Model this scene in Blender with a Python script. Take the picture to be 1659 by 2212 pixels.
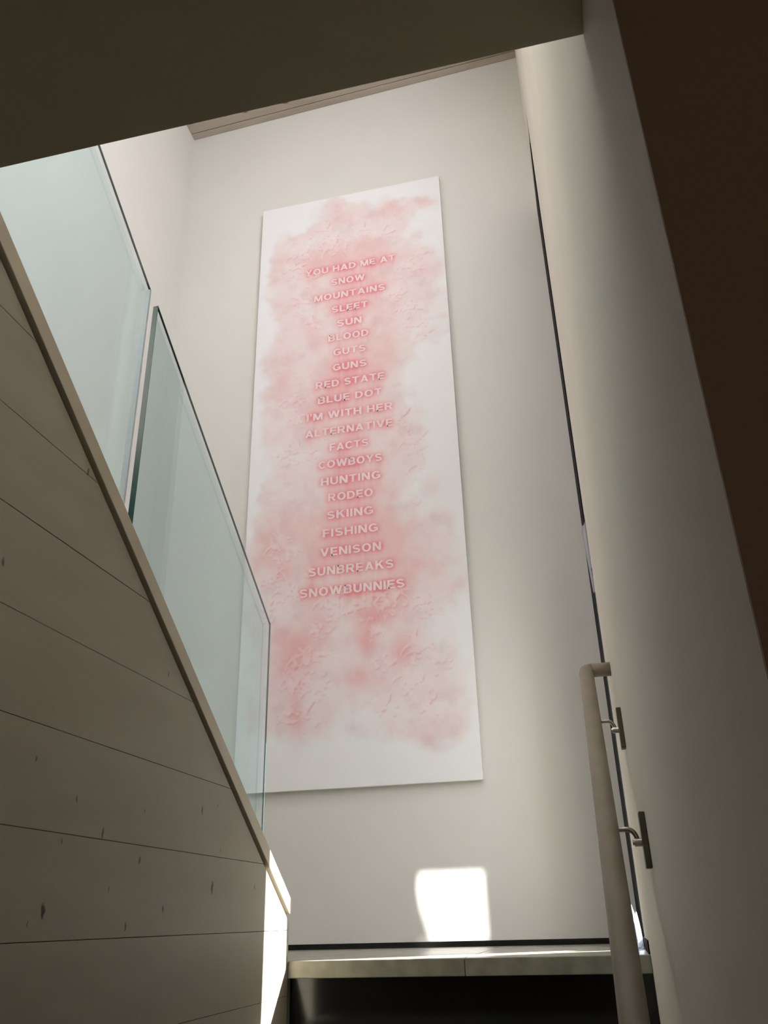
import bpy, bmesh, math, random
import numpy as np
from mathutils import Vector, Matrix

for o in list(bpy.data.objects): bpy.data.objects.remove(o)
scene = bpy.context.scene
COL = scene.collection

# ---------------------------------------------------------------- units
K = 4.0 / 3.0          # surveyed unit -> metres
H = 1.69              # camera height above the lower hall floor
def P(x, y, z): return Vector((x * K, y * K, z * K + H))

# ---------------------------------------------------------------- camera
F_PX, PITCH, ROLL, YAW = 1807.8, math.radians(26.0555), math.radians(1.5489), math.radians(12.5782)
cam_d = bpy.data.cameras.new('camera'); cam = bpy.data.objects.new('camera', cam_d); COL.objects.link(cam)
cam_d.sensor_fit = 'VERTICAL'; cam_d.sensor_height = 36.0
cam_d.lens = F_PX / 2212.0 * 36.0; cam_d.clip_start = 0.01; cam_d.clip_end = 200
Mz = Matrix.Rotation(YAW, 3, 'Z'); Mx = Matrix.Rotation(PITCH, 3, 'X'); My = Matrix.Rotation(ROLL, 3, 'Y')
R3 = Mz @ Mx @ My @ Matrix(((1, 0, 0), (0, 0, -1), (0, 1, 0)))
cam.matrix_world = Matrix.Translation((0, 0, H)) @ R3.to_4x4()
scene.camera = cam

# ---------------------------------------------------------------- view, sky, sun, large lights
vs = scene.view_settings
scene.display_settings.display_device = 'sRGB'
vs.view_transform = 'Standard'; vs.look = 'None'; vs.exposure = 0.0; vs.gamma = 1.0
try: vs.use_curve_mapping = False
except Exception: pass

SUN_DIR = Vector((-1, -0.55, -0.61)).normalized()
w = bpy.data.worlds.new('sky'); scene.world = w; w.use_nodes = True
nt = w.node_tree; nt.nodes.clear()
bg = nt.nodes.new('ShaderNodeBackground'); wo = nt.nodes.new('ShaderNodeOutputWorld')
sky = nt.nodes.new('ShaderNodeTexSky'); sky.sky_type = 'NISHITA'; sky.sun_disc = False
sky.sun_elevation = math.radians(28.1); sky.sun_rotation = math.atan2(1, 0.55)
sky.air_density = 1.0; sky.dust_density = 2.0
nt.links.new(sky.outputs[0], bg.inputs[0]); nt.links.new(bg.outputs[0], wo.inputs[0]); bg.inputs[1].default_value = 0.12

def add_light(name, kind, loc, direction, energy, color, **kw):
    l = bpy.data.lights.new(name, kind); l.energy = energy; l.color = color
    for k_, v in kw.items(): setattr(l, k_, v)
    o = bpy.data.objects.new(name, l); COL.objects.link(o); o.location = loc
    o.rotation_euler = Vector(direction).to_track_quat('-Z', 'Y').to_euler()
    return o
add_light('sun', 'SUN', (3, 6, 6), SUN_DIR, 52.0, (1.0, 0.965, 0.90), angle=math.radians(0.53))
# added area fills standing in for daylight from made-up upstairs windows
add_light('upstairs_back_fill', 'AREA', P(-1.05, -2.16, 2.55), (0, 1, -0.12), 30.0, (0.93, 0.96, 1.0),
          shape='RECTANGLE', size=1.2 * K, size_y=1.9 * K)
add_light('high_side_fill', 'AREA', P(0.06, 1.35, 3.65), (-1, 0.12, -0.30), 66.0, (0.93, 0.96, 1.0),
          shape='RECTANGLE', size=1.35 * K, size_y=0.9 * K)
# daylight in the tall side window by the landing
add_light('side_window_daylight', 'AREA', P(0.20, 2.775, 1.55), (-1, 0.0, 0.0), 30.0, (0.92, 0.96, 1.0),
          shape='RECTANGLE', size=0.14 * K, size_y=3.0 * K)
# added spot standing in for reflected sun; an added opening shapes its patch
BD = Vector((-0.08, 1.0, -0.5)); BC = P(-0.08, -2.25, 2.82)
add_light('end_wall_patch_spot', 'SPOT', BC - BD.normalized() * 22.0, BD, 110000.0, (1.0, 0.97, 0.92),
          spot_size=math.radians(1.3), spot_blend=0.05, shadow_soft_size=0.07)
# unseen warm fill added to lift the dark hall wall and soffit
add_light('hall_fill', 'POINT', P(0.45, -0.9, 0.30), (0, 0, -1), 4.4, (1.0, 0.80, 0.62), shadow_soft_size=0.09)

# ---------------------------------------------------------------- materials
def lin(c):
    return tuple(((v / 255) / 12.92 if v / 255 <= 0.04045 else ((v / 255 + 0.055) / 1.055) ** 2.4) for v in c)
def new_mat(name, rgb, rough=0.6, metal=0.0, spec=0.5):
    m = bpy.data.materials.new(name); m.use_nodes = True
    b = m.node_tree.nodes['Principled BSDF']
    b.inputs['Base Color'].default_value = (*lin(rgb), 1); b.inputs['Roughness'].default_value = rough
    b.inputs['Metallic'].default_value = metal; b.inputs['Specular IOR Level'].default_value = spec
    return m, m.node_tree, b
def N(t, kind, **kw):
    n = t.nodes.new(kind)
    for k_, v in kw.items():
        if hasattr(n, k_): setattr(n, k_, v)
        else: n.inputs[k_].default_value = v
    return n
def noise_mix(m, t, b, rgb1, rgb2, scale=4, stretch=(1, 1, 1), detail=5, lo=0.35, hi=0.7, bump=0.0, bscale=200):
    tc = N(t, 'ShaderNodeTexCoord'); mp = N(t, 'ShaderNodeMapping'); mp.inputs['Scale'].default_value = stretch
    no = N(t, 'ShaderNodeTexNoise'); no.inputs['Scale'].default_value = scale; no.inputs['Detail'].default_value = detail
    cr = N(t, 'ShaderNodeValToRGB'); cr.color_ramp.elements[0].position = lo; cr.color_ramp.elements[1].position = hi
    cr.color_ramp.elements[0].color = (*lin(rgb1), 1); cr.color_ramp.elements[1].color = (*lin(rgb2), 1)
    t.links.new(tc.outputs['Object'], mp.inputs[0]); t.links.new(mp.outputs[0], no.inputs['Vector'])
    t.links.new(no.outputs['Fac'], cr.inputs[0]); t.links.new(cr.outputs[0], b.inputs['Base Color'])
    if bump:
        n2 = N(t, 'ShaderNodeTexNoise'); n2.inputs['Scale'].default_value = bscale; n2.inputs['Detail'].default_value = 3
        bp = N(t, 'ShaderNodeBump'); bp.inputs['Strength'].default_value = bump; bp.inputs['Distance'].default_value = 0.002
        t.links.new(tc.outputs['Object'], n2.inputs['Vector']); t.links.new(n2.outputs['Fac'], bp.inputs['Height'])
        t.links.new(bp.outputs[0], b.inputs['Normal'])
    return cr, tc
def plaster(name, a, c, rough=0.7):
    m, t, b = new_mat(name, a, rough); noise_mix(m, t, b, a, c, scale=1.3, detail=4, bump=0.12, bscale=120); return m
M_WALL = plaster('white_plaster', (226, 222, 217), (230, 226, 221))
M_RWALL = plaster('warm_white_plaster', (214, 208, 198), (219, 214, 205))
M_HALL = plaster('shade_tinted_plaster', (152, 133, 114), (158, 140, 121))  # brown tint carries the warm shade on a wall taken as white
M_SOFFIT = plaster('soffit_paint', (205, 196, 172), (210, 201, 178))
M_BLACK, _, _b = new_mat('black_gloss_panel', (9, 12, 13), 0.16, spec=0.6)
M_FRAME, _, _b = new_mat('black_window_metal', (15, 17, 19), 0.7, spec=0.12)
M_STEEL, _, _b = new_mat('satin_steel', (196, 190, 178), 0.28, metal=1.0)
M_PLATE, _, _b = new_mat('bronzed_plate', (92, 86, 70), 0.45, metal=0.3)
M_CAP, _t, _b = new_mat('painted_wood_cap', (178, 168, 148), 0.5); noise_mix(M_CAP, _t, _b, (172, 161, 141), (186, 176, 156), 3, (1, 1, 1))
M_RAIL, _t, _b = new_mat('limed_wood_rail', (150, 140, 124), 0.5)
noise_mix(M_RAIL, _t, _b, (134, 123, 107), (144, 133, 118), 5, (4, 1, 4), bump=0.05)
M_STONE, _t, _b = new_mat('grey_stone_tile', (150, 150, 140), 0.3)
noise_mix(M_STONE, _t, _b, (126, 124, 111), (160, 158, 144), 14, (1, 1, 1), 8, 0.3, 0.7)
M_CLOTH, _t, _b = new_mat('pale_blue_cloth', (226, 234, 247), 0.7)
M_PAPER, _, _b = new_mat('white_paper', (242, 242, 248), 0.7)
M_TAPE, _, _b = new_mat('blue_tape', (40, 96, 170), 0.5)
M_WIRE, _, _b = new_mat('grey_wire', (110, 112, 125), 0.4)

def knot_wood(name, a, c, knots, axes, ksize, rough=0.55):
    """limewashed boards with long faint grain and small dark knots at given object positions"""
    m, t, b = new_mat(name, a, rough)
    st = (1, 0.5, 3) if axes == 'YZ' else (0.5, 3, 1)
    cr, tc = noise_mix(m, t, b, a, c, scale=2.2, stretch=st, detail=6, lo=0.3, hi=0.72)
    col = cr.outputs[0]; geo = N(t, 'ShaderNodeNewGeometry')
    nz = N(t, 'ShaderNodeTexNoise'); nz.inputs['Scale'].default_value = 60
    t.links.new(geo.outputs['Position'], nz.inputs['Vector'])
    jit = N(t, 'ShaderNodeVectorMath', operation='MULTIPLY_ADD')
    t.links.new(nz.outputs['Color'], jit.inputs[0]); jit.inputs[1].default_value = (0.016,) * 3
    t.links.new(geo.outputs['Position'], jit.inputs[2])
    total = None
    for (u_, v_, s_) in knots:
        p = (P(-0.8186, u_, v_)) if axes == 'YZ' else P(u_, v_, 4.37)
        sb = N(t, 'ShaderNodeVectorMath', operation='SUBTRACT'); t.links.new(jit.outputs[0], sb.inputs[0])
        sb.inputs[1].default_value = p + Vector((0.008, 0.008, 0.008))
        sc = N(t, 'ShaderNodeVectorMath', operation='MULTIPLY'); t.links.new(sb.outputs[0], sc.inputs[0])
        sc.inputs[1].default_value = (0.0, 1.6, 0.75) if axes == 'YZ' else (0.8, 1.5, 0.0)
        ln = N(t, 'ShaderNodeVectorMath', operation='LENGTH'); t.links.new(sc.outputs[0], ln.inputs[0])
        mr = N(t, 'ShaderNodeMapRange'); t.links.new(ln.outputs['Value'], mr.inputs[0])
        mr.inputs[1].default_value = ksize * s_ * 0.45; mr.inputs[2].default_value = ksize * s_
        mr.inputs[3].default_value = min(1.0, 0.45 + 0.5 * s_); mr.inputs[4].default_value = 0.0
        if total is None: total = mr.outputs[0]
        else:
            mx = N(t, 'ShaderNodeMath', operation='MAXIMUM'); t.links.new(total, mx.inputs[0]); t.links.new(mr.outputs[0], mx.inputs[1]); total = mx.outputs[0]
    mix = N(t, 'ShaderNodeMix', data_type='RGBA'); t.links.new(total, mix.inputs[0]); t.links.new(col, mix.inputs[6])
    mix.inputs[7].default_value = (*lin((52, 44, 36)), 1); t.links.new(mix.outputs[2], b.inputs['Base Color'])
    return m
KN = [(1.777, .225, .9), (1.853, .074, 1.2), (1.523, .198, .5), (1.383, .148, .8), (1.291, .192, .6), (1.52, .113, .7), (1.63, .031, .8),
      (1.493, .002, .8), (1.239, .026, 1.1), (1.423, .061, .45), (2.105, .084, .55), (1.856, .245, .45), (1.264, .126, .45), (1.57, .473, .6),
      (1.189, .752, .7), (1.012, .504, .6), (1.206, .01, .4), (1.886, .151, .4), (1.166, .237, .5)]
M_PLANK = knot_wood('limewashed_planks', (140, 132, 117), (151, 144, 130), KN, 'YZ', 0.0125)
M_CPLANK = knot_wood('grey_ceiling_boards', (160, 148, 134), (186, 174, 160),
                     [(-1.25, 3.2, 1.2), (-.97, 3.16, 1.3), (-.62, 3.2, .8), (-.2, 3.16, 1.6), (-1.6, 3.12, .8), (-1.5, 3.2, .7)], 'XY', 0.03)

def glass_mat(name, tint, cloud=0.0):
    m = bpy.data.materials.new(name); m.use_nodes = True; t = m.node_tree; t.nodes.clear()
    out = N(t, 'ShaderNodeOutputMaterial'); tr = N(t, 'ShaderNodeBsdfTransparent'); tr.inputs[0].default_value = (*tint, 1)
    gl = N(t, 'ShaderNodeBsdfGlossy'); gl.inputs['Roughness'].default_value = 0.012; gl.inputs[0].default_value = (0.93, 1.0, 1.0, 1)
    geo = N(t, 'ShaderNodeNewGeometry'); dp = N(t, 'ShaderNodeVectorMath', operation='DOT_PRODUCT')
    t.links.new(geo.outputs['Normal'], dp.inputs[0]); t.links.new(geo.outputs['Incoming'], dp.inputs[1])
    ab = N(t, 'ShaderNodeMath', operation='ABSOLUTE'); t.links.new(dp.outputs['Value'], ab.inputs[0])
    om = N(t, 'ShaderNodeMath', operation='SUBTRACT'); om.inputs[0].default_value = 1; t.links.new(ab.outputs[0], om.inputs[1])
    pw = N(t, 'ShaderNodeMath', operation='POWER'); t.links.new(om.outputs[0], pw.inputs[0]); pw.inputs[1].default_value = 5
    ma = N(t, 'ShaderNodeMath', operation='MULTIPLY_ADD'); t.links.new(pw.outputs[0], ma.inputs[0]); ma.inputs[1].default_value = 0.955; ma.inputs[2].default_value = 0.045
    mx = N(t, 'ShaderNodeMixShader'); t.links.new(ma.outputs[0], mx.inputs[0]); t.links.new(tr.outputs[0], mx.inputs[1]); t.links.new(gl.outputs[0], mx.inputs[2])
    t.links.new(mx.outputs[0], out.inputs[0]); return m
M_GLASS = glass_mat('green_tinted_glass', (0.875, 0.957, 0.968))
M_WGLASS = glass_mat('clear_window_glass', (0.98, 0.99, 0.99))
M_EDGE, _, _b = new_mat('green_glass_edge', (74, 96, 94), 0.2, spec=0.5)
M_TEAL, _, _b = new_mat('deep_teal_glass_edge', (4, 74, 66), 0.22, spec=0.3)
M_SUNEDGE, _, _b = new_mat('sun_glow_edge', (244, 243, 252), 0.45, spec=0.5)  # white colour stands in for sun glowing inside the first panel's end

# ---------------------------------------------------------------- mesh helpers
def link(o, parent=None):
    COL.objects.link(o)
    if parent: o.parent = parent
    return o
def finish(name, bm, mat, parent=None, smooth=False):
    bmesh.ops.recalc_face_normals(bm, faces=bm.faces)
    me = bpy.data.meshes.new(name); bm.to_mesh(me); bm.free()
    if smooth:
        for p in me.polygons: p.use_smooth = True
    if mat: me.materials.append(mat)
    return link(bpy.data.objects.new(name, me), parent)
def prism_pts(bm, pts, vec):
    """closed polygon pts (Vectors) extruded along vec"""
    a = [bm.verts.new(p) for p in pts]; b = [bm.verts.new(p + vec) for p in pts]; n = len(pts)
    bm.faces.new(a); bm.faces.new(b[::-1])
    for i in range(n): bm.faces.new((a[i], b[i], b[(i + 1) % n], a[(i + 1) % n]))
def box(bm, x0, x1, y0, y1, z0, z1):
    prism_pts(bm, [P(x0, y0, z0), P(x1, y0, z0), P(x1, y1, z0), P(x0, y1, z0)], Vector((0, 0, (z1 - z0) * K)))
def yzprism(bm, yz, x0, x1):
    prism_pts(bm, [P(x0, y, z) for y, z in yz], Vector(((x1 - x0) * K, 0, 0)))
def bevel(bm, wdt, seg=2):
    bmesh.ops.bevel(bm, geom=list(bm.edges), offset=wdt, segments=seg, affect='EDGES', profile=0.5)
def tag(o, label=None, cat=None, group=None, kind=None):
    for k_, v in (('label', label), ('category', cat), ('group', group), ('kind', kind)):
        if v: o[k_] = v
    return o
def empty(name, loc): 
    o = bpy.data.objects.new(name, None); o.location = loc; o.empty_display_size = 0.05; return link(o)
def adopt(parent, *children):
    bpy.context.view_layer.update()
    for c in children:
        c.parent = parent; c.matrix_parent_inverse = Matrix.Translation(-Vector(parent.location))
def tube(bm, pts, r, seg=20, caps=True):
    rings = []
    up0 = Vector((0, 0, 1))
    for i, p in enumerate(pts):
        d = ((pts[min(i + 1, len(pts) - 1)] - p).normalized() + (p - pts[max(i - 1, 0)]).normalized())
        d.normalize(); up = up0 if abs(d.dot(up0)) < 0.95 else Vector((0, 1, 0))
        s = d.cross(up).normalized(); u = s.cross(d).normalized()
        if i == 0 or i == len(pts) - 1: sc = 1
        else:
            c_ = (p - pts[i - 1]).normalized().dot((pts[i + 1] - p).normalized()); sc = 1 / max(0.5, math.sqrt((1 + c_) / 2))
        # widen only in the bend plane
        ring = []
        a_ = (pts[min(i + 1, len(pts) - 1)] - p).normalized(); b_ = (p - pts[max(i - 1, 0)]).normalized()
        bend = (a_ - b_); bend = bend.normalized() if bend.length > 1e-5 else None
        for k_ in range(seg):
            an = 2 * math.pi * k_ / seg; v = s * math.cos(an) * r + u * math.sin(an) * r
            if bend: v = v + bend * v.dot(bend) * (sc - 1)
            ring.append(bm.verts.new(p + v))
        rings.append(ring)
    for i in range(len(rings) - 1):
        for k_ in range(seg):
            bm.faces.new((rings[i][k_], rings[i][(k_ + 1) % seg], rings[i + 1][(k_ + 1) % seg], rings[i + 1][k_]))
    if caps: bm.faces.new(rings[0]); bm.faces.new(rings[-1][::-1])

# ---------------------------------------------------------------- levels and planes (surveyed units)
YE = 3.30; XL = -1.874; XS = -0.8186; ZF = -0.0875; NOSE = 2.365
def XR(y): return 0.0673 + 0.0141 * y
Z0 = -H / K                      # lower hall floor
ZT = 4.75                        # roof top
def rwall(bm, y0, y1, z0, z1, th=0.14):
    prism_pts(bm, [P(XR(y0), y0, z0), P(XR(y0) + th, y0, z0), P(XR(y1) + th, y1, z0), P(XR(y1), y1, z0)], Vector((0, 0, (z1 - z0) * K)))

# ---------------------------------------------------------------- setting
bm = bmesh.new(); box(bm, XL - .2, 0.45, YE, YE + .15, ZF + .018, ZT); 
tag(finish('wall_end', bm, M_WALL), kind='structure')
bm = bmesh.new(); box(bm, XL - .15, XL, -2.3, YE, Z0, ZT); tag(finish('wall_left', bm, M_WALL), kind='structure')
bm = bmesh.new(); rwall(bm, .34, .6, Z0, ZT); rwall(bm, .6, 2.1, Z0, 3.15); rwall(bm, .6, 2.1, 4.15, ZT); rwall(bm, 2.1, 2.69, Z0, ZT); rwall(bm, 2.69, YE, 3.27, ZT); rwall(bm, 2.69, YE, Z0, ZF)
tag(finish('wall_right', bm, M_RWALL), kind='structure')
bm = bmesh.new(); box(bm, XR(.34) + .14, 1.3, .34, .46, Z0, .66); 
prism_pts(bm, [P(XR(.34) + .0001, .338, Z0), P(XR(.34) + .15, .338, Z0), P(XR(.34) + .15, .34, Z0), P(XR(.34) + .0001, .34, Z0)], Vector((0, 0, (.66 - Z0) * K)))
tag(finish('wall_hall_front', bm, M_HALL), kind='structure')
bm = bmesh.new(); box(bm, 1.3, 1.42, -1.6, .46, Z0, .90); tag(finish('wall_hall_right', bm, M_HALL), kind='structure')
bm = bmesh.new(); box(bm, XS - .06, 1.42, -1.72, -1.6, Z0, .66); tag(finish('wall_hall_back', bm, M_HALL), kind='structure')
bm = bmesh.new(); box(bm, XS - .06, 1.42, -1.72, 3.45, Z0 - .1, Z0); tag(finish('floor_hall', bm, M_STONE), kind='structure')
# dark lower ceiling whose edge crosses the top of the view
bm = bmesh.new()
prism_pts(bm, [P(XS, -1.72, .665), P(1.42, -1.72, .665), P(1.42, .339, .665), P(XR(.339), .339, .665), P(XR(.485), .485, .665), P(XS, .485, .665)], Vector((0, 0, .225 * K)))
tag(finish('ceiling_hall', bm, M_SOFFIT), kind='structure')
bm = bmesh.new(); box(bm, XL, XS - .05, -2.3, .60, .70, .885); box(bm, XS, XR(-1), -2.3, -1.72, .70, .885)
tag(finish('floor_upstairs', bm, M_STONE), kind='structure')
bm = bmesh.new(); box(bm, XR(0) + .02, XR(0) + .16, -2.3, .34, .89, ZT); tag(finish('wall_upstairs_right', bm, M_WALL), kind='structure')
# back wall upstairs: openings added for the daylight fill and the sun patch
def wall_with_holes(name, y0, y1, x0, x1, z0, z1, holes, mat):
    xs = sorted({x0, x1, *[h[0] for h in holes], *[h[1] for h in holes]}); zs = sorted({z0, z1, *[h[2] for h in holes], *[h[3] for h in holes]})
    b = bmesh.new()
    for i in range(len(xs) - 1):
        for j in range(len(zs) - 1):
            cx, cz = (xs[i] + xs[i + 1]) / 2, (zs[j] + zs[j + 1]) / 2
            if any(h[0] < cx < h[1] and h[2] < cz < h[3] for h in holes): continue
            box(b, xs[i], xs[i + 1], y0, y1, zs[j], zs[j + 1])
    return tag(finish(name, b, mat), kind='structure')
wall_with_holes('wall_back', -2.32, -2.2, XL - .15, .4, .70, ZT, [(-1.7, -.40, 1.55, 3.55), (-.175, .012, 2.71, 2.935)], M_WALL)
# sloping board ceiling over the stairwell
zl, zr = 4.369, 4.456
def ZC(x): return zl + (x - XL) * (zr - zl) / (0.114 - XL)
ceil = empty('ceiling', P(-.9, 1.6, 4.42)); tag(ceil, kind='structure')
bm = bmesh.new()
prism_pts(bm, [P(XL, -2.3, ZC(XL) + .018), P(.4, -2.3, ZC(.4) + .018), P(.4, YE, ZC(.4) + .018), P(XL, YE, ZC(XL) + .018)], Vector((0, 0, .2)))
adopt(ceil, finish('deck', bm, M_SOFFIT))
y = YE - .0015; first = True
while y > -2.2:
    wd = .045 if first else .20; first = False
    y0_ = y - wd + .004; bm = bmesh.new(); th = Vector((0, 0, .016 * K))
    xb = XR(max(y, .34)) + .02
    prism_pts(bm, [P(XL + .001, y0_, ZC(XL)), P(xb, y0_, ZC(xb)), P(xb, y, ZC(xb)), P(XL + .001, y, ZC(XL))], th)
    bevel(bm, .0015, 1); adopt(ceil, finish('board', bm, M_CPLANK)); y -= wd

# ---------------------------------------------------------------- landing of stone tiles, black risers
flr = empty('floor', P(-.4, 2.9, ZF)); tag(flr, kind='structure')
bm = bmesh.new(); box(bm, XL, .24, NOSE + .03, YE + .15, ZF - .16, ZF - .041); adopt(flr, finish('slab', bm, M_STONE))
xc = [XL, -1.42, XS, -.351, .30]
yc = [NOSE, 2.63, 2.98, YE + .12]
for i in range(4):
    for j in range(3):
        bm = bmesh.new(); x1_ = xc[i + 1] - .0016; 
        y0_ = NOSE - .16 if (i < 2 and j == 0) else yc[j]
        if i == 3:
            xa, xb = (XR(yc[j]), XR(yc[j + 1])) if j < 2 else (XR(yc[j]), XR(YE))
            prism_pts(bm, [P(xc[i], y0_, ZF - .0405), P(xa - .001, y0_, ZF - .0405), P(xb - .001, yc[j + 1] - .0016, ZF - .0405), P(xc[i], yc[j + 1] - .0016, ZF - .0405)], Vector((0, 0, .0405 * K)))
        else: box(bm, xc[i], x1_, y0_, yc[j + 1] - .0016, ZF - .0405, ZF)
        bevel(bm, .003, 2); adopt(flr, finish('tile', bm, M_STONE))
# black recessed base along the end wall and at the window
bm = bmesh.new(); box(bm, XL, XR(YE) - .003, YE - .004, YE + .10, ZF, ZF + .0182); tag(finish('baseboard_end', bm, M_BLACK), kind='structure')
bm = bmesh.new(); rwall(bm, 2.38, 2.69, ZF, ZF + .03, .004)
for v in bm.verts: v.co.x -= .0035 * K
tag(finish('baseboard_right', bm, M_FRAME), kind='structure')

stair = empty('stair_flight', P(-.36, 1.6, Z0)); tag(stair, 'flight of steps with black glossy risers and stone treads below the landing', 'stairs')
RISE = (ZF - Z0) / 8; RUN = .225
for i in range(8):
    yf = NOSE + .02 - i * RUN; zt_ = ZF - .0405 if i == 0 else ZF - i * RISE - .04; zb = ZF - (i + 1) * RISE
    bm = bmesh.new(); prism_pts(bm, [P(XS + .001, yf, zb), P(XR(yf) - .001, yf, zb), P(XR(yf) - .001, yf + .012, zb), P(XS + .001, yf + .012, zb)], Vector((0, 0, (zt_ - zb) * K)))
    adopt(stair, finish('riser', bm, M_BLACK))
    if i:
        zt_ = ZF - i * RISE
        bm = bmesh.new(); prism_pts(bm, [P(XS + .001, yf - .02, zt_ - .04), P(XR(yf) - .001, yf - .02, zt_ - .04), P(XR(yf + RUN) - .003, yf + RUN - .001, zt_ - .04), P(XS + .001, yf + RUN - .001, zt_ - .04)], Vector((0, 0, .04 * K)))
        bevel(bm, .003, 2); adopt(stair, finish('tread', bm, M_STONE))
# upper flight behind the plank-clad half wall
up = empty('upper_stair_flight', P(-1.35, 1.4, ZF)); tag(up, 'upper flight turning back behind the plank-clad half wall', 'stairs')
for i in range(7):
    y1_ = 2.20 - i * RUN; z1_ = ZF + (i + 1) * .139
    bm = bmesh.new(); box(bm, XL + .001, XS - .062, y1_ - RUN + .001, y1_, z1_ - .139 - .04, z1_); bevel(bm, .003, 1); adopt(up, finish('step', bm, M_STONE))

# ---------------------------------------------------------------- half wall with planks and cap
def capz(y): return 1.0506 - (y - .8402) * .6516      # top of the cap
hw = empty('wall_stair_side', P(XS - .03, 1.2, .1)); tag(hw, kind='structure')
bm = bmesh.new(); yzprism(bm, [(-1.72, Z0), (NOSE - .004, Z0), (NOSE - .004, capz(NOSE) - .045), (-1.72, capz(-1.72) - .045)], XS - .055, XS - .013)
adopt(hw, finish('core', bm, M_FRAME))  # coloured black so the gap under the cap reads as deep shade
zj = -.0145; rows = [zj + .1525 * n for n in range(-8, 20)]
for r0 in rows:
    r1 = r0 + .1525 - .0010; ya = -1.6
    sl = lambda z: .8402 + (1.0506 - .052 - z) / .6516       # depth where the cap's shadow gap meets height z
    ye0, ye1 = min(NOSE, sl(r0)), min(NOSE, sl(r1))
    if ye0 < ya + .05: continue
    ye1 = max(ye1, ya + .02)
    pts = [(ya, r0), (ye0, r0)]
    if ye0 >= NOSE and ye1 < NOSE: pts.append((NOSE, 1.0506 - .052 - (NOSE - .8402) * .6516))
    pts += [(ye1, r1), (ya, r1)]
    bm = bmesh.new(); yzprism(bm, pts, XS - .0125, XS + random.Random(int(r0 * 1e4)).uniform(-.0004, .0002)); bevel(bm, .0006, 1)
    adopt(hw, finish('plank', bm, M_PLANK))
cap = bmesh.new()
ye = 2.367
yzprism(cap, [(-1.6, capz(-1.6)), (ye, capz(ye)), (ye, capz(ye) - .026), (ye - .014, capz(ye - .014) - .042), (-1.6, capz(-1.6) - .042)], XS - .068, XS + .007)
bevel(cap, .0012, 1)
tag(finish('trim_1', cap, M_CAP), kind='structure')

# ---------------------------------------------------------------- glass panels on the cap
GX0, GX1 = XS - .0275, XS - .0145
def panel(yz, label, edge_mats):
    g = empty('glass_panel', P((GX0 + GX1) / 2, yz[0][0], yz[0][1])); tag(g, label, 'glass panel', 'glass balustrade panels on the sloping cap')
    b = bmesh.new()
    for x in (GX0, GX1): b.faces.new([b.verts.new(P(x, y_, z_)) for y_, z_ in yz])
    adopt(g, finish('pane', b, M_GLASS))
    n = len(yz)
    for i, em in enumerate(edge_mats):
        if em is None: continue
        (ya, za), (yb, zb) = yz[i], yz[(i + 1) % n]
        d = Vector((0, yb - ya, zb - za)).normalized(); nrm = Vector((0, -d.z, d.y))
        c = Vector((0, sum(q[0] for q in yz) / n - ya, sum(q[1] for q in yz) / n - za))
        if nrm.dot(c) < 0: nrm = -nrm
        t_ = .0012 if em[1] is None else em[1]
        b = bmesh.new()
        xa_ = GX0 + .0003 if em[0] is not M_EDGE else GX1 - .0045
        prism_pts(b, [P(xa_, ya, za), P(GX1 - .0003, ya, za), P(GX1 - .0003, ya + nrm.y * t_, za + nrm.z * t_), P(xa_, ya + nrm.y * t_, za + nrm.z * t_)], P(0, yb, zb) - P(0, ya, za))
        adopt(g, finish('polished_edge', b, em[0]))
    return g
def gp(y, z, s=(XS - .0145) / -.8186): return (y * s, z * s)
def gtop1(y): return 1.291 - .652 * (y - 1.321)
def gbot(y): return capz(y) - .02
a1, a2 = gp(1.324, gtop1(1.324)); t0 = gp(.15, gtop1(.15))
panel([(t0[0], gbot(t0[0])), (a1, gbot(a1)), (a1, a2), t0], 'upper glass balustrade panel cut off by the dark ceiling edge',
      [None, (M_SUNEDGE, .006), (M_EDGE, .0022), (M_TEAL, None)])
b1 = gp(1.360, 1.2765); b2 = gp(2.150, .768)
panel([(b1[0], gbot(b1[0])), (b2[0], gbot(b2[0])), b2, b1], 'lower glass balustrade panel in front of the painting with dark teal near edge',
      [None, (M_EDGE, .0022), (M_EDGE, .0025), (M_TEAL, None)])

# ---------------------------------------------------------------- tall window at the landing
win = empty('window_1', P(XR(3), 3.0, ZF)); tag(win, kind='structure')
def wbar(name, y0, y1, z0, z1, dx0, dx1, mat):
    b = bmesh.new(); prism_pts(b, [P(XR(y0) + dx0, y0, z0), P(XR(y0) + dx1, y0, z0), P(XR(y1) + dx1, y1, z0), P(XR(y1) + dx0, y1, z0)], Vector((0, 0, (z1 - z0) * K)))
    if dx1 - dx0 > .004: bevel(b, .0015, 1)
    o = finish(name, b, mat); adopt(win, o); return o
wbar('stile', 2.872, 3.10, ZF, 3.27, .0, .03, M_FRAME)
wbar('stile', 3.106, YE - .001, ZF, 3.27, .0, .03, M_FRAME)
wbar('frame_jamb', 2.691, 2.70, ZF, 3.27, .012, .05, M_FRAME)
wbar('frame_head', 2.70, 2.872, 3.235, 3.27, .002, .05, M_FRAME)
wbar('frame_sill', 2.70, 2.872, ZF, ZF + .03, .002, .05, M_FRAME)
wbar('pane', 2.70, 2.872, ZF + .03, 3.235, .034, .040, M_WGLASS)

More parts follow.
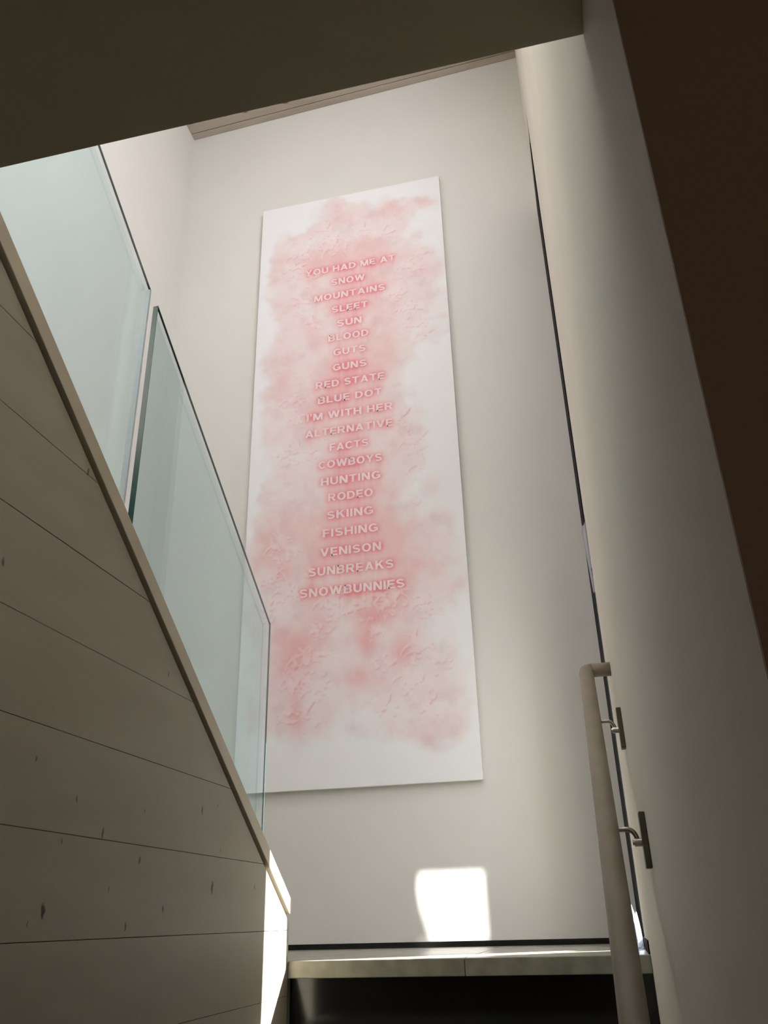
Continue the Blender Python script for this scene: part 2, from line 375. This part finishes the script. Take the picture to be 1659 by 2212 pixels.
M_SHEER = bpy.data.materials.new('added_blind_sheer'); M_SHEER.use_nodes = True; t = M_SHEER.node_tree; t.nodes.clear()
_o = N(t, 'ShaderNodeOutputMaterial'); _a = N(t, 'ShaderNodeBsdfTransparent'); _a.inputs[0].default_value = (.02, .02, .02, 1)
_c = N(t, 'ShaderNodeBsdfTranslucent'); _c.inputs[0].default_value = (.16, .16, .15, 1); _d = N(t, 'ShaderNodeAddShader')
t.links.new(_a.outputs[0], _d.inputs[0]); t.links.new(_c.outputs[0], _d.inputs[1]); t.links.new(_d.outputs[0], _o.inputs[0])
wbar('added_sun_blind', 2.66, 2.96, 1.05, 3.30, .052, .0535, M_SHEER)  # unseen blind added to keep direct sun off the upper stairwell

# unseen windows added to go with the fill lights and the patch spot
w4 = empty('added_window_4', P(.1, 1.35, 3.15)); tag(w4, kind='structure')
for nm, a in (('frame_jamb', (.12, .17, .6, .64, 3.15, 4.15)), ('frame_jamb', (.12, .17, 2.06, 2.1, 3.15, 4.15)), ('frame_head', (.12, .17, .64, 2.06, 4.11, 4.15)), ('frame_sill', (.12, .17, .64, 2.06, 3.15, 3.19))):
    bm = bmesh.new(); box(bm, *a); adopt(w4, finish(nm, bm, M_FRAME))
bm = bmesh.new(); box(bm, .145, .152, .64, 2.06, 3.19, 4.11); adopt(w4, finish('pane', bm, M_WGLASS))
w3 = empty('added_window_3', P(-.07, -2.26, 2.70)); tag(w3, kind='structure')  # square opening added to cut the spot beam into a patch
bm = bmesh.new(); box(bm, -.175, .012, -2.29, -2.285, 2.71, 2.935); adopt(w3, finish('pane', bm, M_WGLASS))
bm = bmesh.new()   # unseen wavy-edged sheet added to curve one side of the sun patch
cz = [2.71 + .245 * i / 16 for i in range(17)]
prism_pts(bm, [P(-.30, -2.195, z) for z in (cz[0], cz[-1])] + [P(-.175 + .016 + .016 * math.sin((z - 2.71) * 21 + 2.2), -2.195, z) for z in cz[::-1]], Vector((0, .006 * K, 0)))
adopt(w3, finish('beam_mask', bm, M_PAPER))
w2 = empty('added_window_2', P(-.95, -2.25, 1.55)); tag(w2, kind='structure')
for nm, a in (('frame_jamb', (-1.7, -1.66, -2.3, -2.23, 1.55, 3.55)), ('frame_jamb', (-.44, -.40, -2.3, -2.23, 1.55, 3.55)),
              ('frame_head', (-1.66, -.44, -2.3, -2.23, 3.51, 3.55)), ('frame_sill', (-1.66, -.44, -2.3, -2.23, 1.55, 1.59)), ('mullion', (-.97, -.93, -2.3, -2.23, 1.59, 3.51))):
    bm = bmesh.new(); box(bm, *a); adopt(w2, finish(nm, bm, M_FRAME))
bm = bmesh.new(); box(bm, -1.66, -.44, -2.27, -2.262, 1.59, 3.51); adopt(w2, finish('pane', bm, M_WGLASS))

# ---------------------------------------------------------------- handrail
def RXc(y): return .004 + .0141 * y
def RZ(y): return -.900 + .66 * y
RR = .0182 * K
rail = empty('handrail', P(RXc(2.25), 2.25, RZ(2.25))); tag(rail, 'round limed wood handrail on the right wall, its top end turned to the wall', 'handrail')
yt = 2.25
corner = []
for i in range(7):
    a = i / 6 * math.pi / 2; rr = .014
    base = Vector((RXc(yt), yt - rr, RZ(yt - rr)))
    # quarter bend from the slope direction to +X
    d1 = Vector((.0141, 1, .66)).normalized(); d2 = Vector((1, 0, 0))
    corner.append(base + d1 * rr * math.sin(a) + d2 * rr * (1 - math.cos(a)))
end = Vector((XR(yt) - .0005, corner[-1].y, corner[-1].z))
path = [P(RXc(.55), .55, RZ(.55)), P(RXc(1.4), 1.4, RZ(1.4))] + [P(*c) for c in corner]
bm = bmesh.new(); tube(bm, path, RR, 32); adopt(rail, finish('rail', bm, M_RAIL, smooth=True))
bm = bmesh.new(); tube(bm, [P(corner[-1].x - .006, corner[-1].y, corner[-1].z), P(*end)], RR * .99, 32); adopt(rail, finish('wall_return', bm, M_RAIL, smooth=True))
for yb in (1.955, 1.56, .95):
    zr_ = RZ(yb); xw = XR(yb); br = []
    bm = bmesh.new(); box(bm, xw - .0105, xw - .0003, yb - .015, yb + .015, zr_ - .062, zr_ + .026); bevel(bm, .0018, 2); pl = finish('wall_plate', bm, M_PLATE)
    x0_ = RXc(yb); pts = [P(x0_, yb, zr_), P(x0_ + .030, yb, zr_)]
    for i in range(1, 7):
        a = i / 6 * math.pi / 2.3; pts.append(P(x0_ + .030 + .015 * math.sin(a), yb, zr_ - .016 * (1 - math.cos(a))))
    pts.append(P(x0_ + .0475, yb, zr_ - .020))
    bm = bmesh.new(); tube(bm, pts, .0042 * K, 14); arm = finish('bracket_arm', bm, M_STEEL, smooth=True)
    bm = bmesh.new(); tube(bm, [P(x0_ + .0405, yb, zr_ - .021), P(xw - .010, yb, zr_ - .021)], .0066 * K, 16)
    tube(bm, [P(x0_ + .0375, yb, zr_ - .021), P(x0_ + .0405, yb, zr_ - .021)], .005 * K, 6)
    bolt = finish('bracket_bolt', bm, M_STEEL)
    adopt(rail, pl, arm, bolt)

# ---------------------------------------------------------------- painting
PX0, PX1, PZ0, PZ1, PY = -1.379, -.3762, .4698, 3.6135, 3.268
LINES = [('YOU HAD ME AT', -1.122, -0.634, 3.098), ('SNOW', -0.979, -0.798, 3.006), ('MOUNTAINS', -1.07, -0.692, 2.916), ('SLEET', -0.975, -0.785, 2.825), ('SUN', -0.947, -0.818, 2.732), ('BLOOD', -0.992, -0.784, 2.645), ('GUTS', -0.966, -0.8, 2.554), ('GUNS', -0.969, -0.797, 2.463), ('RED STATE', -1.056, -0.71, 2.37), ('BLUE DOT', -1.044, -0.724, 2.281), ("I\u2019M WITH HER", -1.099, -0.672, 2.191), ('ALTERNATIVE', -1.104, -0.677, 2.099), ('FACTS', -0.983, -0.795, 2.009), ('COWBOYS', -1.037, -0.732, 1.92), ('HUNTING', -1.024, -0.741, 1.83), ('RODEO', -0.989, -0.778, 1.745), ('SKIING', -0.994, -0.778, 1.655), ('FISHING', -1.013, -0.758, 1.567), ('VENISON', -1.024, -0.746, 1.475), ('SUNBREAKS', -1.078, -0.693, 1.386), ('SNOWBUNNIES', -1.116, -0.648, 1.291)]
CAPH = .0395
painting = empty('painting', P((PX0 + PX1) / 2, PY, PZ0))
tag(painting, 'tall pale pink painting with column of raised capital words on the end wall', 'painting')
SW, SH = .225, .185
def rc(x0, x1, z0, z1): return [(x0, z0), (x1, z0), (x1, z1), (x0, z1)]
def ring(cx, cz, ro, zo, ri, zi, a0, a1, n=14):
    out = []
    for i in range(n):
        p, q = math.radians(a0 + (a1 - a0) * i / n), math.radians(a0 + (a1 - a0) * (i + 1) / n)
        out.append([(cx + ro * math.cos(p), cz + zo * math.sin(p)), (cx + ro * math.cos(q), cz + zo * math.sin(q)), (cx + ri * math.cos(q), cz + zi * math.sin(q)), (cx + ri * math.cos(p), cz + zi * math.sin(p))])
    return out
def ribbon(pts, wd):
    nm = []
    for i in range(len(pts)):
        a, b = pts[max(i - 1, 0)], pts[min(i + 1, len(pts) - 1)]; d = math.hypot(b[0] - a[0], b[1] - a[1]); nm.append((-(b[1] - a[1]) / d * wd / 2, (b[0] - a[0]) / d * wd / 2))
    return [[(pts[i][0] + nm[i][0], pts[i][1] + nm[i][1]), (pts[i + 1][0] + nm[i + 1][0], pts[i + 1][1] + nm[i + 1][1]), (pts[i + 1][0] - nm[i + 1][0], pts[i + 1][1] - nm[i + 1][1]), (pts[i][0] - nm[i][0], pts[i][1] - nm[i][1])] for i in range(len(pts) - 1)]
_S = [(.41 + .29 * math.cos(math.radians(a)), .712 + .195 * math.sin(math.radians(a))) for a in range(18, 236, 15)] + [(.41 + .305 * math.cos(math.radians(a)), .288 + .197 * math.sin(math.radians(a))) for a in range(58, -166, -15)]
st = rc(0, SW, 0, 1)
GLY = {
 'H': (.84, [st, rc(.84 - SW, .84, 0, 1), rc(.1, .74, .41, .59)]),
 'E': (.74, [st, rc(.1, .73, .82, 1), rc(.1, .68, .42, .59), rc(.1, .74, 0, .18)]),
 'F': (.70, [st, rc(.1, .70, .82, 1), rc(.1, .62, .41, .58)]),
 'L': (.70, [st, rc(.1, .70, 0, .18)]),
 'T': (.80, [rc(0, .80, .82, 1), rc(.4 - SW / 2, .4 + SW / 2, 0, .9)]),
 'I': (SW, [st]),
 'N': (.86, [st, rc(.86 - SW, .86, 0, 1), [(0, 1), (.25, 1), (.86, 0), (.61, 0)]]),
 'M': (1.02, [rc(0, .2, 0, 1), rc(.82, 1.02, 0, 1), [(0, 1), (.28, 1), (.61, 0), (.41, 0)], [(1.02, 1), (.74, 1), (.41, 0), (.61, 0)]]),
 'A': (.94, [[(0, 0), (.24, 0), (.59, 1), (.35, 1)], [(.70, 0), (.94, 0), (.59, 1), (.35, 1)], rc(.18, .76, .19, .36)]),
 'V': (.92, [[(0, 1), (.24, 1), (.58, 0), (.34, 0)], [(.68, 1), (.92, 1), (.58, 0), (.34, 0)]]),
 'W': (1.28, [[(0, 1), (.23, 1), (.46, 0), (.24, 0)], [(.53, 1), (.75, 1), (.46, 0), (.24, 0)], [(.53, 1), (.75, 1), (1.04, 0), (.82, 0)], [(1.05, 1), (1.28, 1), (1.04, 0), (.82, 0)]]),
 'Y': (.90, [[(0, 1), (.26, 1), (.56, .40), (.34, .40)], [(.64, 1), (.90, 1), (.56, .40), (.34, .40)], rc(.34, .56, 0, .44)]),
 'K': (.88, [st, [(.15, .28), (.15, .55), (.58, 1), (.86, 1)], [(.34, .50), (.50, .66), (.90, 0), (.62, 0)]]),
 'O': (.96, ring(.48, .5, .48, .515, .245, .325, 0, 360, 24)),
 'C': (.90, ring(.48, .5, .48, .515, .245, .325, 38, 322, 20)),
 'G': (.94, ring(.48, .5, .48, .515, .245, .325, 38, 318, 20) + [rc(.52, .93, .36, .53), rc(.73, .93, .10, .50)]),
 'D': (.88, [st, rc(.1, .38, 0, .18), rc(.1, .38, .82, 1)] + ring(.38, .5, .50, .5, .27, .32, -90, 90)),
 'U': (.84, [rc(0, SW, .38, 1), rc(.84 - SW, .84, .38, 1)] + ring(.42, .39, .42, .405, .195, .21, 180, 360)),
 'B': (.84, [st, rc(.1, .5, 0, .17), rc(.1, .5, .43, .58), rc(.1, .5, .83, 1)] + ring(.49, .72, .30, .28, .09, .12, -90, 90) + ring(.49, .295, .34, .295, .12, .125, -90, 90)),
 'R': (.88, [st, rc(.1, .5, .39, .55), rc(.1, .5, .83, 1), [(.34, .45), (.60, .45), (.90, 0), (.63, 0)]] + ring(.5, .695, .33, .305, .11, .14, -90, 90)),
 'S': (.82, ribbon(_S, .195)),
 '\u2019': (.20, [[(.0, .62), (.09, .62), (.2, .84), (.2, 1), (0, 1), (0, .80), (.09, .80)]]),
}
NX, NZ = 384, 1204
tm = np.zeros((NZ, NX), np.float32)             # where the letters stand, row 0 = top
M_LET, _, _b = new_mat('pale_pink_lettering', (241, 222, 223), 0.6)
for s, xa, xb, zc in LINES:
    adv = 0; place = []
    for ch in s:
        if ch == ' ': adv += .44; continue
        place.append((ch, adv)); adv += GLY[ch][0] + .15
    tot = adv - .15; fx = (xb - xa) / tot; zb = zc - CAPH / 2
    for ch, a in place:
        b = bmesh.new()
        for n_, poly in enumerate(GLY[ch][1]):
            pts = [(xa + (a + x_) * fx, zb + z_ * CAPH) for x_, z_ in poly]
            prism_pts(b, [P(x_, PY - .0011 + (n_ % 3) * .00004, z_) for x_, z_ in pts], Vector((0, .0012 * K, 0)))
            uu = [((x_ - PX0) / (PX1 - PX0) * NX, (PZ1 - z_) / (PZ1 - PZ0) * NZ) for x_, z_ in pts]
            xs_ = np.arange(int(min(q[0] for q in uu)), int(max(q[0] for q in uu)) + 2); ys_ = np.arange(int(min(q[1] for q in uu)), int(max(q[1] for q in uu)) + 2)
            X_, Y_ = np.meshgrid(xs_ + .0, ys_ + .0); pos = np.ones(X_.shape, bool); neg = pos.copy()
            for i in range(len(uu)):
                (ax, ay), (bx, by) = uu[i], uu[(i + 1) % len(uu)]; cr_ = (bx - ax) * (Y_ - ay) - (by - ay) * (X_ - ax); pos &= cr_ >= -.3; neg &= cr_ <= .3
            yy, xx = np.nonzero(pos | neg); tm[ys_[yy], xs_[xx]] = 1
        adopt(painting, finish('letter', b, M_LET))
def blur(a, s):
    r = int(3 * s) + 1; k_ = np.exp(-.5 * (np.arange(-r, r + 1) / s) ** 2); k_ /= k_.sum()
    a = np.pad(a, r, mode='edge'); a = np.apply_along_axis(lambda m_: np.convolve(m_, k_, 'valid'), 0, a); return np.apply_along_axis(lambda m_: np.convolve(m_, k_, 'valid'), 1, a)
rng = np.random.default_rng(7)
def interp_grid(g, sy=None, sx=None):
    gy, gx = g.shape; y_ = np.linspace(0, gy - 1.001, NZ); x_ = np.linspace(0, gx - 1.001, NX)
    return sample(g, *np.meshgrid(y_, x_, indexing='ij'))
def sample(g, Yc, Xc):
    gy, gx = g.shape; Yc = np.clip(Yc, 0, gy - 1.001); Xc = np.clip(Xc, 0, gx - 1.001)
    y0_ = Yc.astype(int); x0_ = Xc.astype(int); fy = Yc - y0_; fx = Xc - x0_; fy = fy * fy * (3 - 2 * fy); fx = fx * fx * (3 - 2 * fx)
    return (g[y0_, x0_] * (1 - fy) * (1 - fx) + g[y0_ + 1, x0_] * fy * (1 - fx) + g[y0_, x0_ + 1] * (1 - fy) * fx + g[y0_ + 1, x0_ + 1] * fy * fx)
def vnoise(nx_, nz_): return interp_grid(rng.random((nz_ + 1, nx_ + 1)))
def fbm(n0, o=4):
    t_ = 0; amp = 1; tot = 0
    for i in range(o): t_ = t_ + amp * vnoise(n0 * 2 ** i, n0 * 3 * 2 ** i); tot += amp; amp *= .55
    return t_ / tot
# how much pink wash lies where (rows top to bottom, columns left to right)
G = np.array([[0, 0, 0, 0, 0, 0, 0, 0, 0, 0],
 [0, 0, 0, 2, 4, 4, 2, 0, 0, 0],
 [0, 2, 4, 5, 5, 5, 5, 5, 6, 1],
 [0, 4, 4, 4, 4, 4, 4, 3, 1, 0],
 [0, 5, 5, 6, 6, 6, 6, 4, 3, 1],
 [0, 5, 5, 5, 6, 6, 6, 4, 4, 2],
 [0, 4, 4, 5, 6, 6, 5, 4, 5, 1],
 [0, 4, 4, 4, 6, 5, 5, 4, 4, 1],
 [0, 3, 4, 5, 6, 6, 5, 5, 4, 2],
 [0, 4, 4, 5, 5, 6, 5, 4, 3, 1],
 [0, 4, 4, 5, 6, 6, 6, 4, 2, 0],
 [0, 5, 5, 6, 6, 6, 6, 3, 0, 0],
 [1, 5, 5, 6, 6, 6, 5, 2, 1, 0],
 [0, 4, 4, 5, 6, 6, 5, 2, 1, 0],
 [0, 3, 4, 5, 6, 6, 5, 3, 1, 0],
 [0, 3, 3, 4, 6, 6, 4, 4, 1, 0],
 [0, 2, 3, 4, 6, 6, 4, 4, 1, 0],
 [0, 3, 4, 4, 6, 6, 5, 3, 1, 0],
 [1, 5, 5, 4, 6, 6, 5, 2, 1, 0],
 [1, 6, 6, 6, 7, 7, 6, 3, 2, 1],
 [2, 6, 6, 7, 7, 7, 7, 5, 3, 1],
 [2, 6, 4, 6, 6, 6, 7, 5, 3, 1],
 [2, 5, 4, 5, 4, 5, 5, 6, 4, 2],
 [2, 4, 5, 6, 3, 6, 6, 5, 3, 1],
 [1, 4, 6, 6, 5, 7, 5, 4, 2, 1],
 [1, 3, 6, 5, 4, 4, 4, 3, 2, 1],
 [1, 3, 5, 4, 3, 4, 4, 3, 3, 1],
 [0, 3, 4, 3, 3, 3, 3, 3, 3, 1],
 [0, 2, 3, 3, 2, 2, 3, 3, 3, 1],
 [0, 0, 0, 1, 0, 0, 0, 0, 0, 0],
 [0, 0, 0, 0, 0, 0, 0, 0, 0, 0]], float) / 7
Yg, Xg = np.meshgrid(np.linspace(0, 1, NZ), np.linspace(0, 1, NX), indexing='ij')
wx, wy = fbm(5) - .5, fbm(5) - .5
wash = sample(G, (Yg + wy * .07) * (G.shape[0] - 1), (Xg + wx * .16) * (G.shape[1] - 1))
n1, n2 = fbm(7, 5), fbm(16, 4)
edge = np.clip((wash + (n1 - .5) * .35 - .15) / .30, 0, 1)          # watercolour edge
wash = edge * (.12 + .88 * np.clip(wash + (n1 - .5) * .7 + (n2 - .5) * .3, 0, 1))
halo = np.clip(blur(tm, 4.0) * 2.1, 0, 1) * .75 + np.clip(blur(tm, 11) * 1.9, 0, 1) * .55
drip = blur(np.repeat(rng.random((1, NX)), NZ, 0), 2.0)
down = np.zeros_like(tm); acc = np.zeros(NX); cb = blur(tm, 2.5)
for i in range(NZ): acc = np.maximum(acc * .965, cb[i]); down[i] = acc
halo = halo + blur(down, 2) * .35 * np.clip((drip - .4) * 6, 0, 1)
halo *= (.55 + .75 * n1)
relief = np.zeros_like(tm)
def leaf(cx, cy, ang, ln, cur, wd, amp):
    """a curled painted leaf that tapers to a point: pale body, deeper pink along its lower side"""
    n = max(10, int(ln)); h_ = ang
    for i in range(n):
        t_ = i / (n - 1); h_ += cur / n; cx += math.cos(h_) * ln / n; cy += math.sin(h_) * ln / n
        r_ = max(.7, wd * (math.sin(math.pi * min(1, .12 + t_ * .88)) ** .8) * (1.15 - .6 * t_))
        xi, yi = int(cx), int(cy); R_ = int(r_ * 2.2) + 2
        if xi < R_ + 4 or yi < R_ + 4 or xi > NX - R_ - 5 or yi > NZ - R_ - 5: continue
        ys_, xs_ = np.mgrid[yi - R_:yi + R_ + 1, xi - R_:xi + R_ + 1]; d = np.hypot(xs_ - cx, ys_ - cy)
        li = 1 / (1 + np.exp((d - r_) * 2.2)) * amp
        k_ = 1 + int(r_ * .6)
        dk = relief[yi - R_ + k_:yi + R_ + 1 + k_, xi - R_ + k_ - 1:xi + R_ + k_]; np.minimum(dk, np.where(dk > .35, dk, -li), out=dk)
        sub = relief[yi - R_:yi + R_ + 1, xi - R_:xi + R_ + 1]; sub[:] = np.maximum(sub, np.where(d < r_ * 1.3, li * (.75 + .25 * math.sin(t_ * 9)), sub))
rd = random.Random(5)
CL = [(.33, .045, .20, 12), (.42, .085, .28, 16), (.7, .08, .18, 10), (.22, .10, .22, 14), (.18, .125, .2, 10), (.55, .06, .2, 8), (.80, .17, .2, 14), (.86, .14, .18, 9),
      (.24, .20, .2, 12), (.30, .155, .18, 8), (.33, .25, .2, 10), (.74, .22, .16, 10), (.82, .255, .2, 14), (.84, .29, .18, 14), (.88, .31, .14, 10), (.2, .405, .2, 14), (.25, .43, .16, 12), (.2, .50, .22, 14),
      (.3, .50, .12, 6), (.74, .46, .16, 12), (.80, .51, .22, 18), (.82, .555, .18, 16), (.80, .60, .12, 10), (.17, .66, .22, 22), (.14, .70, .2, 22), (.2, .73, .2, 14), (.10, .75, .2, 12), (.3, .70, .1, 5),
      (.4, .755, .24, 18), (.55, .76, .2, 16), (.68, .755, .24, 22), (.82, .77, .2, 14), (.35, .79, .16, 10), (.6, .80, .12, 10), (.3, .835, .26, 22), (.26, .86, .22, 22), (.34, .88, .2, 14), (.2, .90, .16, 8), (.62, .84, .14, 10), (.78, .83, .22, 20), (.72, .87, .18, 14), (.86, .85, .16, 10), (.30, .905, .2, 12), (.64, .90, .16, 12), (.8, .90, .16, 8)]
for cx, cy, rad, n in CL:
    cx *= NX; cy = (.03 + cy * .97) * NZ; rad *= NX * .42
    a0 = rd.uniform(-2.4, -.8)
    for _ in range(max(3, n // 2)):            # a spray of acanthus leaves fanning from a stem
        a = a0 + rd.uniform(-1.3, 1.3); d = rd.uniform(.0, .45) * rad; px, py = cx + d * math.cos(a), cy + d * math.sin(a)
        leaf(px, py, a, rd.uniform(.5, 1.0) * rad, rd.choice((-1, 1)) * rd.uniform(.6, 2.6), rd.uniform(2.4, 5.2), rd.uniform(.6, 1.0))
    for _ in range(n // 2):                    # petals around a centre
        a = rd.uniform(0, 6.28); q_ = rd.uniform(.35, .8) * rad; px, py = cx + rd.uniform(-.5, .5) * rad, cy + rd.uniform(-.3, .6) * rad
        leaf(px, py, a, rd.uniform(8, 18), rd.choice((-1, 1)) * rd.uniform(1.5, 3.6), rd.uniform(1.6, 3.4), rd.uniform(.6, 1.0))
    if n > 12: leaf(cx - rad * .9, cy + rad * .15, -1.3, rad * 2.4, 2.9, 2.4, .9)   # the rim of a shell
relief = blur(relief, .7)
white = np.array(lin((244, 242, 244))); pk = np.array(lin((238, 208, 207))); deep = np.array(lin((230, 122, 134))); mauve = np.array(lin((226, 208, 212)))
wsh = np.clip(wash, 0, 1)[..., None]; col = white * (1 - wsh) + pk * wsh
mv = (np.clip((n2 - .5) * 1.8, 0, .5) * edge)[..., None]; col = col * (1 - mv) + mauve * mv
blob = sum(a_ * np.exp(-((Xg - s_) / ws) ** 2 - ((Yg - t_) / wt) ** 2) for s_, t_, ws, wt, a_ in
           [(.25, .845, .07, .030, .40), (.71, .835, .06, .022, .45), (.57, .81, .035, .022, .40), (.26, .915, .04, .030, .32), (.17, .70, .06, .020, .28), (.52, .865, .08, .015, .28), (.60, .785, .06, .012, .32), (.20, .80, .07, .02, .22), (.86, .60, .05, .02, .2)]) * (.5 + n1)
dp = np.clip(blob + halo * (.35 + .65 * edge) + np.clip(wash - .66, 0, 1) * .55, 0, .88)[..., None]; col = col * (1 - dp) + deep * dp
rp = (np.clip(relief, 0, 1) * np.clip(edge + .3, 0, 1) * .62)[..., None]; col = col * (1 - rp) + np.array(lin((244, 224, 226))) * rp
rn = (np.clip(-relief, 0, 1) * np.clip(edge + .15, 0, 1) * .55)[..., None]; col = col * (1 - rn) + np.array(lin((222, 138, 146))) * rn
# canvas face mesh carrying the painted colour
vx = np.linspace(PX0, PX1, NX) * K; vz = np.linspace(PZ1, PZ0, NZ) * K + H
VX, VZ = np.meshgrid(vx, vz); co = np.stack([VX, np.full_like(VX, PY * K), VZ], -1).reshape(-1, 3)
ii = (np.arange(NZ - 1)[:, None] * NX + np.arange(NX - 1)[None]).reshape(-1)
fc = np.stack([ii, ii + NX, ii + NX + 1, ii + 1], -1).astype(np.int32)
me = bpy.data.meshes.new('painted_face'); me.vertices.add(len(co)); me.vertices.foreach_set('co', co.astype(np.float32).ravel())
me.loops.add(fc.size); me.loops.foreach_set('vertex_index', fc.ravel()); me.polygons.add(len(fc))
me.polygons.foreach_set('loop_start', np.arange(0, fc.size, 4, dtype=np.int32)); me.polygons.foreach_set('loop_total', np.full(len(fc), 4, np.int32))
me.update(calc_edges=True); at = me.color_attributes.new('paint', 'FLOAT_COLOR', 'POINT')
at.data.foreach_set('color', np.concatenate([col.reshape(-1, 3), np.ones((NX * NZ, 1))], 1).astype(np.float32).ravel())
M_PAINT, t, b = new_mat('painted_canvas', (240, 230, 230), 0.55)
an = N(t, 'ShaderNodeAttribute', attribute_name='paint'); t.links.new(an.outputs['Color'], b.inputs['Base Color'])
tc = N(t, 'ShaderNodeTexCoord'); wv = N(t, 'ShaderNodeTexNoise'); wv.inputs['Scale'].default_value = 380
bp = N(t, 'ShaderNodeBump'); bp.inputs['Strength'].default_value = .08; bp.inputs['Distance'].default_value = .001
t.links.new(tc.outputs['Object'], wv.inputs['Vector']); t.links.new(wv.outputs['Fac'], bp.inputs['Height']); t.links.new(bp.outputs[0], b.inputs['Normal'])
me.materials.append(M_PAINT); face = link(bpy.data.objects.new('painted_face', me)); adopt(painting, face)
M_CANV, _, _b = new_mat('white_canvas_edge', (236, 232, 222), 0.7)
bm = bmesh.new(); box(bm, PX0, PX1, PY + .0008, YE - .006, PZ0, PZ1); adopt(painting, finish('canvas', bm, M_CANV))

# ---------------------------------------------------------------- small things by the window
rd = random.Random(3)
def wavy(y0, yv):
    pass
# paper tag curling from the window jamb
tagr = empty('paper_tag', P(.1045, 2.675, 1.0)); tag(tagr, 'narrow curling white paper sheet with blue tape on the window jamb', 'paper')
bm = bmesh.new()
outl = [(.0998, .0985, 1.226), (.1005, .0975, 1.20), (.1037, .0925, 1.188), (.1038, .0885, 1.171), (.1040, .0905, 1.12), (.1046, .0935, 1.06), (.1048, .0960, 1.0), (.1050, .0980, .955), (.1046, .0990, .945)]
rows = []
for (xr_, xl_, z) in outl[2:]:
    row = []
    for i in range(5):
        f = i / 4; row.append(bm.verts.new(P(xl_ + (xr_ - xl_) * f, 2.664 + .018 * math.sin(f * 2.2) - .01 * f, z + .018 * f * (1 if z > 1.1 else .6))))
    rows.append(row)
for i in range(len(rows) - 1):
    for j in range(4): bm.faces.new((rows[i][j], rows[i][j + 1], rows[i + 1][j + 1], rows[i + 1][j]))
bmesh.ops.solidify(bm, geom=bm.faces[:], thickness=.0008); sheet = finish('sheet', bm, M_PAPER, smooth=True)
bm = bmesh.new(); tube(bm, [P(.1043, 2.655, 1.226), P(.1046, 2.655, 1.15), P(.1052, 2.655, 1.06)], .0009 * K, 8); wire = finish('hanging_wire', bm, M_WIRE)
bm = bmesh.new(); box(bm, .1040, .1062, 2.652, 2.658, 1.003, 1.022); box(bm, .1022, .1042, 2.652, 2.656, 1.019, 1.03); bevel(bm, .0008, 1); tp = finish('tape', bm, M_TAPE)
adopt(tagr, sheet, wire, tp)
# crumpled cloth on the landing under the window
bm = bmesh.new(); n = 26
cx0, cy0 = .0765, 2.80
grid = []
for i in range(n):
    row = []
    for j in range(n):
        u_, v_ = i / (n - 1) * 2 - 1, j / (n - 1) * 2 - 1; r_ = math.hypot(u_, v_)
        hgt = max(0, 1 - r_ ** 5) ** .5 * .078 if r_ < 1 else 0
        hgt *= 1 + .35 * math.sin(7 * u_ + 3 * v_) * math.cos(5 * v_ - 2 * u_) + .18 * math.sin(15 * v_ + 4 * u_)
        hgt += .006 * abs(math.sin(11 * u_) * math.cos(9 * v_))
        k2 = 1 + .10 * math.sin(5 * math.atan2(v_, u_) + 1)
        row.append(bm.verts.new(P(cx0 + u_ * .0255 * k2, cy0 + v_ * .085 * k2, ZF + .0012 + max(0, hgt))))
    grid.append(row)
for i in range(n - 1):
    for j in range(n - 1): bm.faces.new((grid[i][j], grid[i + 1][j], grid[i + 1][j + 1], grid[i][j + 1]))
bmesh.ops.solidify(bm, geom=bm.faces[:], thickness=.0012)
tag(finish('crumpled_cloth', bm, M_CLOTH, smooth=True), 'pale blue crumpled cloth on the landing below the window, behind the handrail', 'cloth')
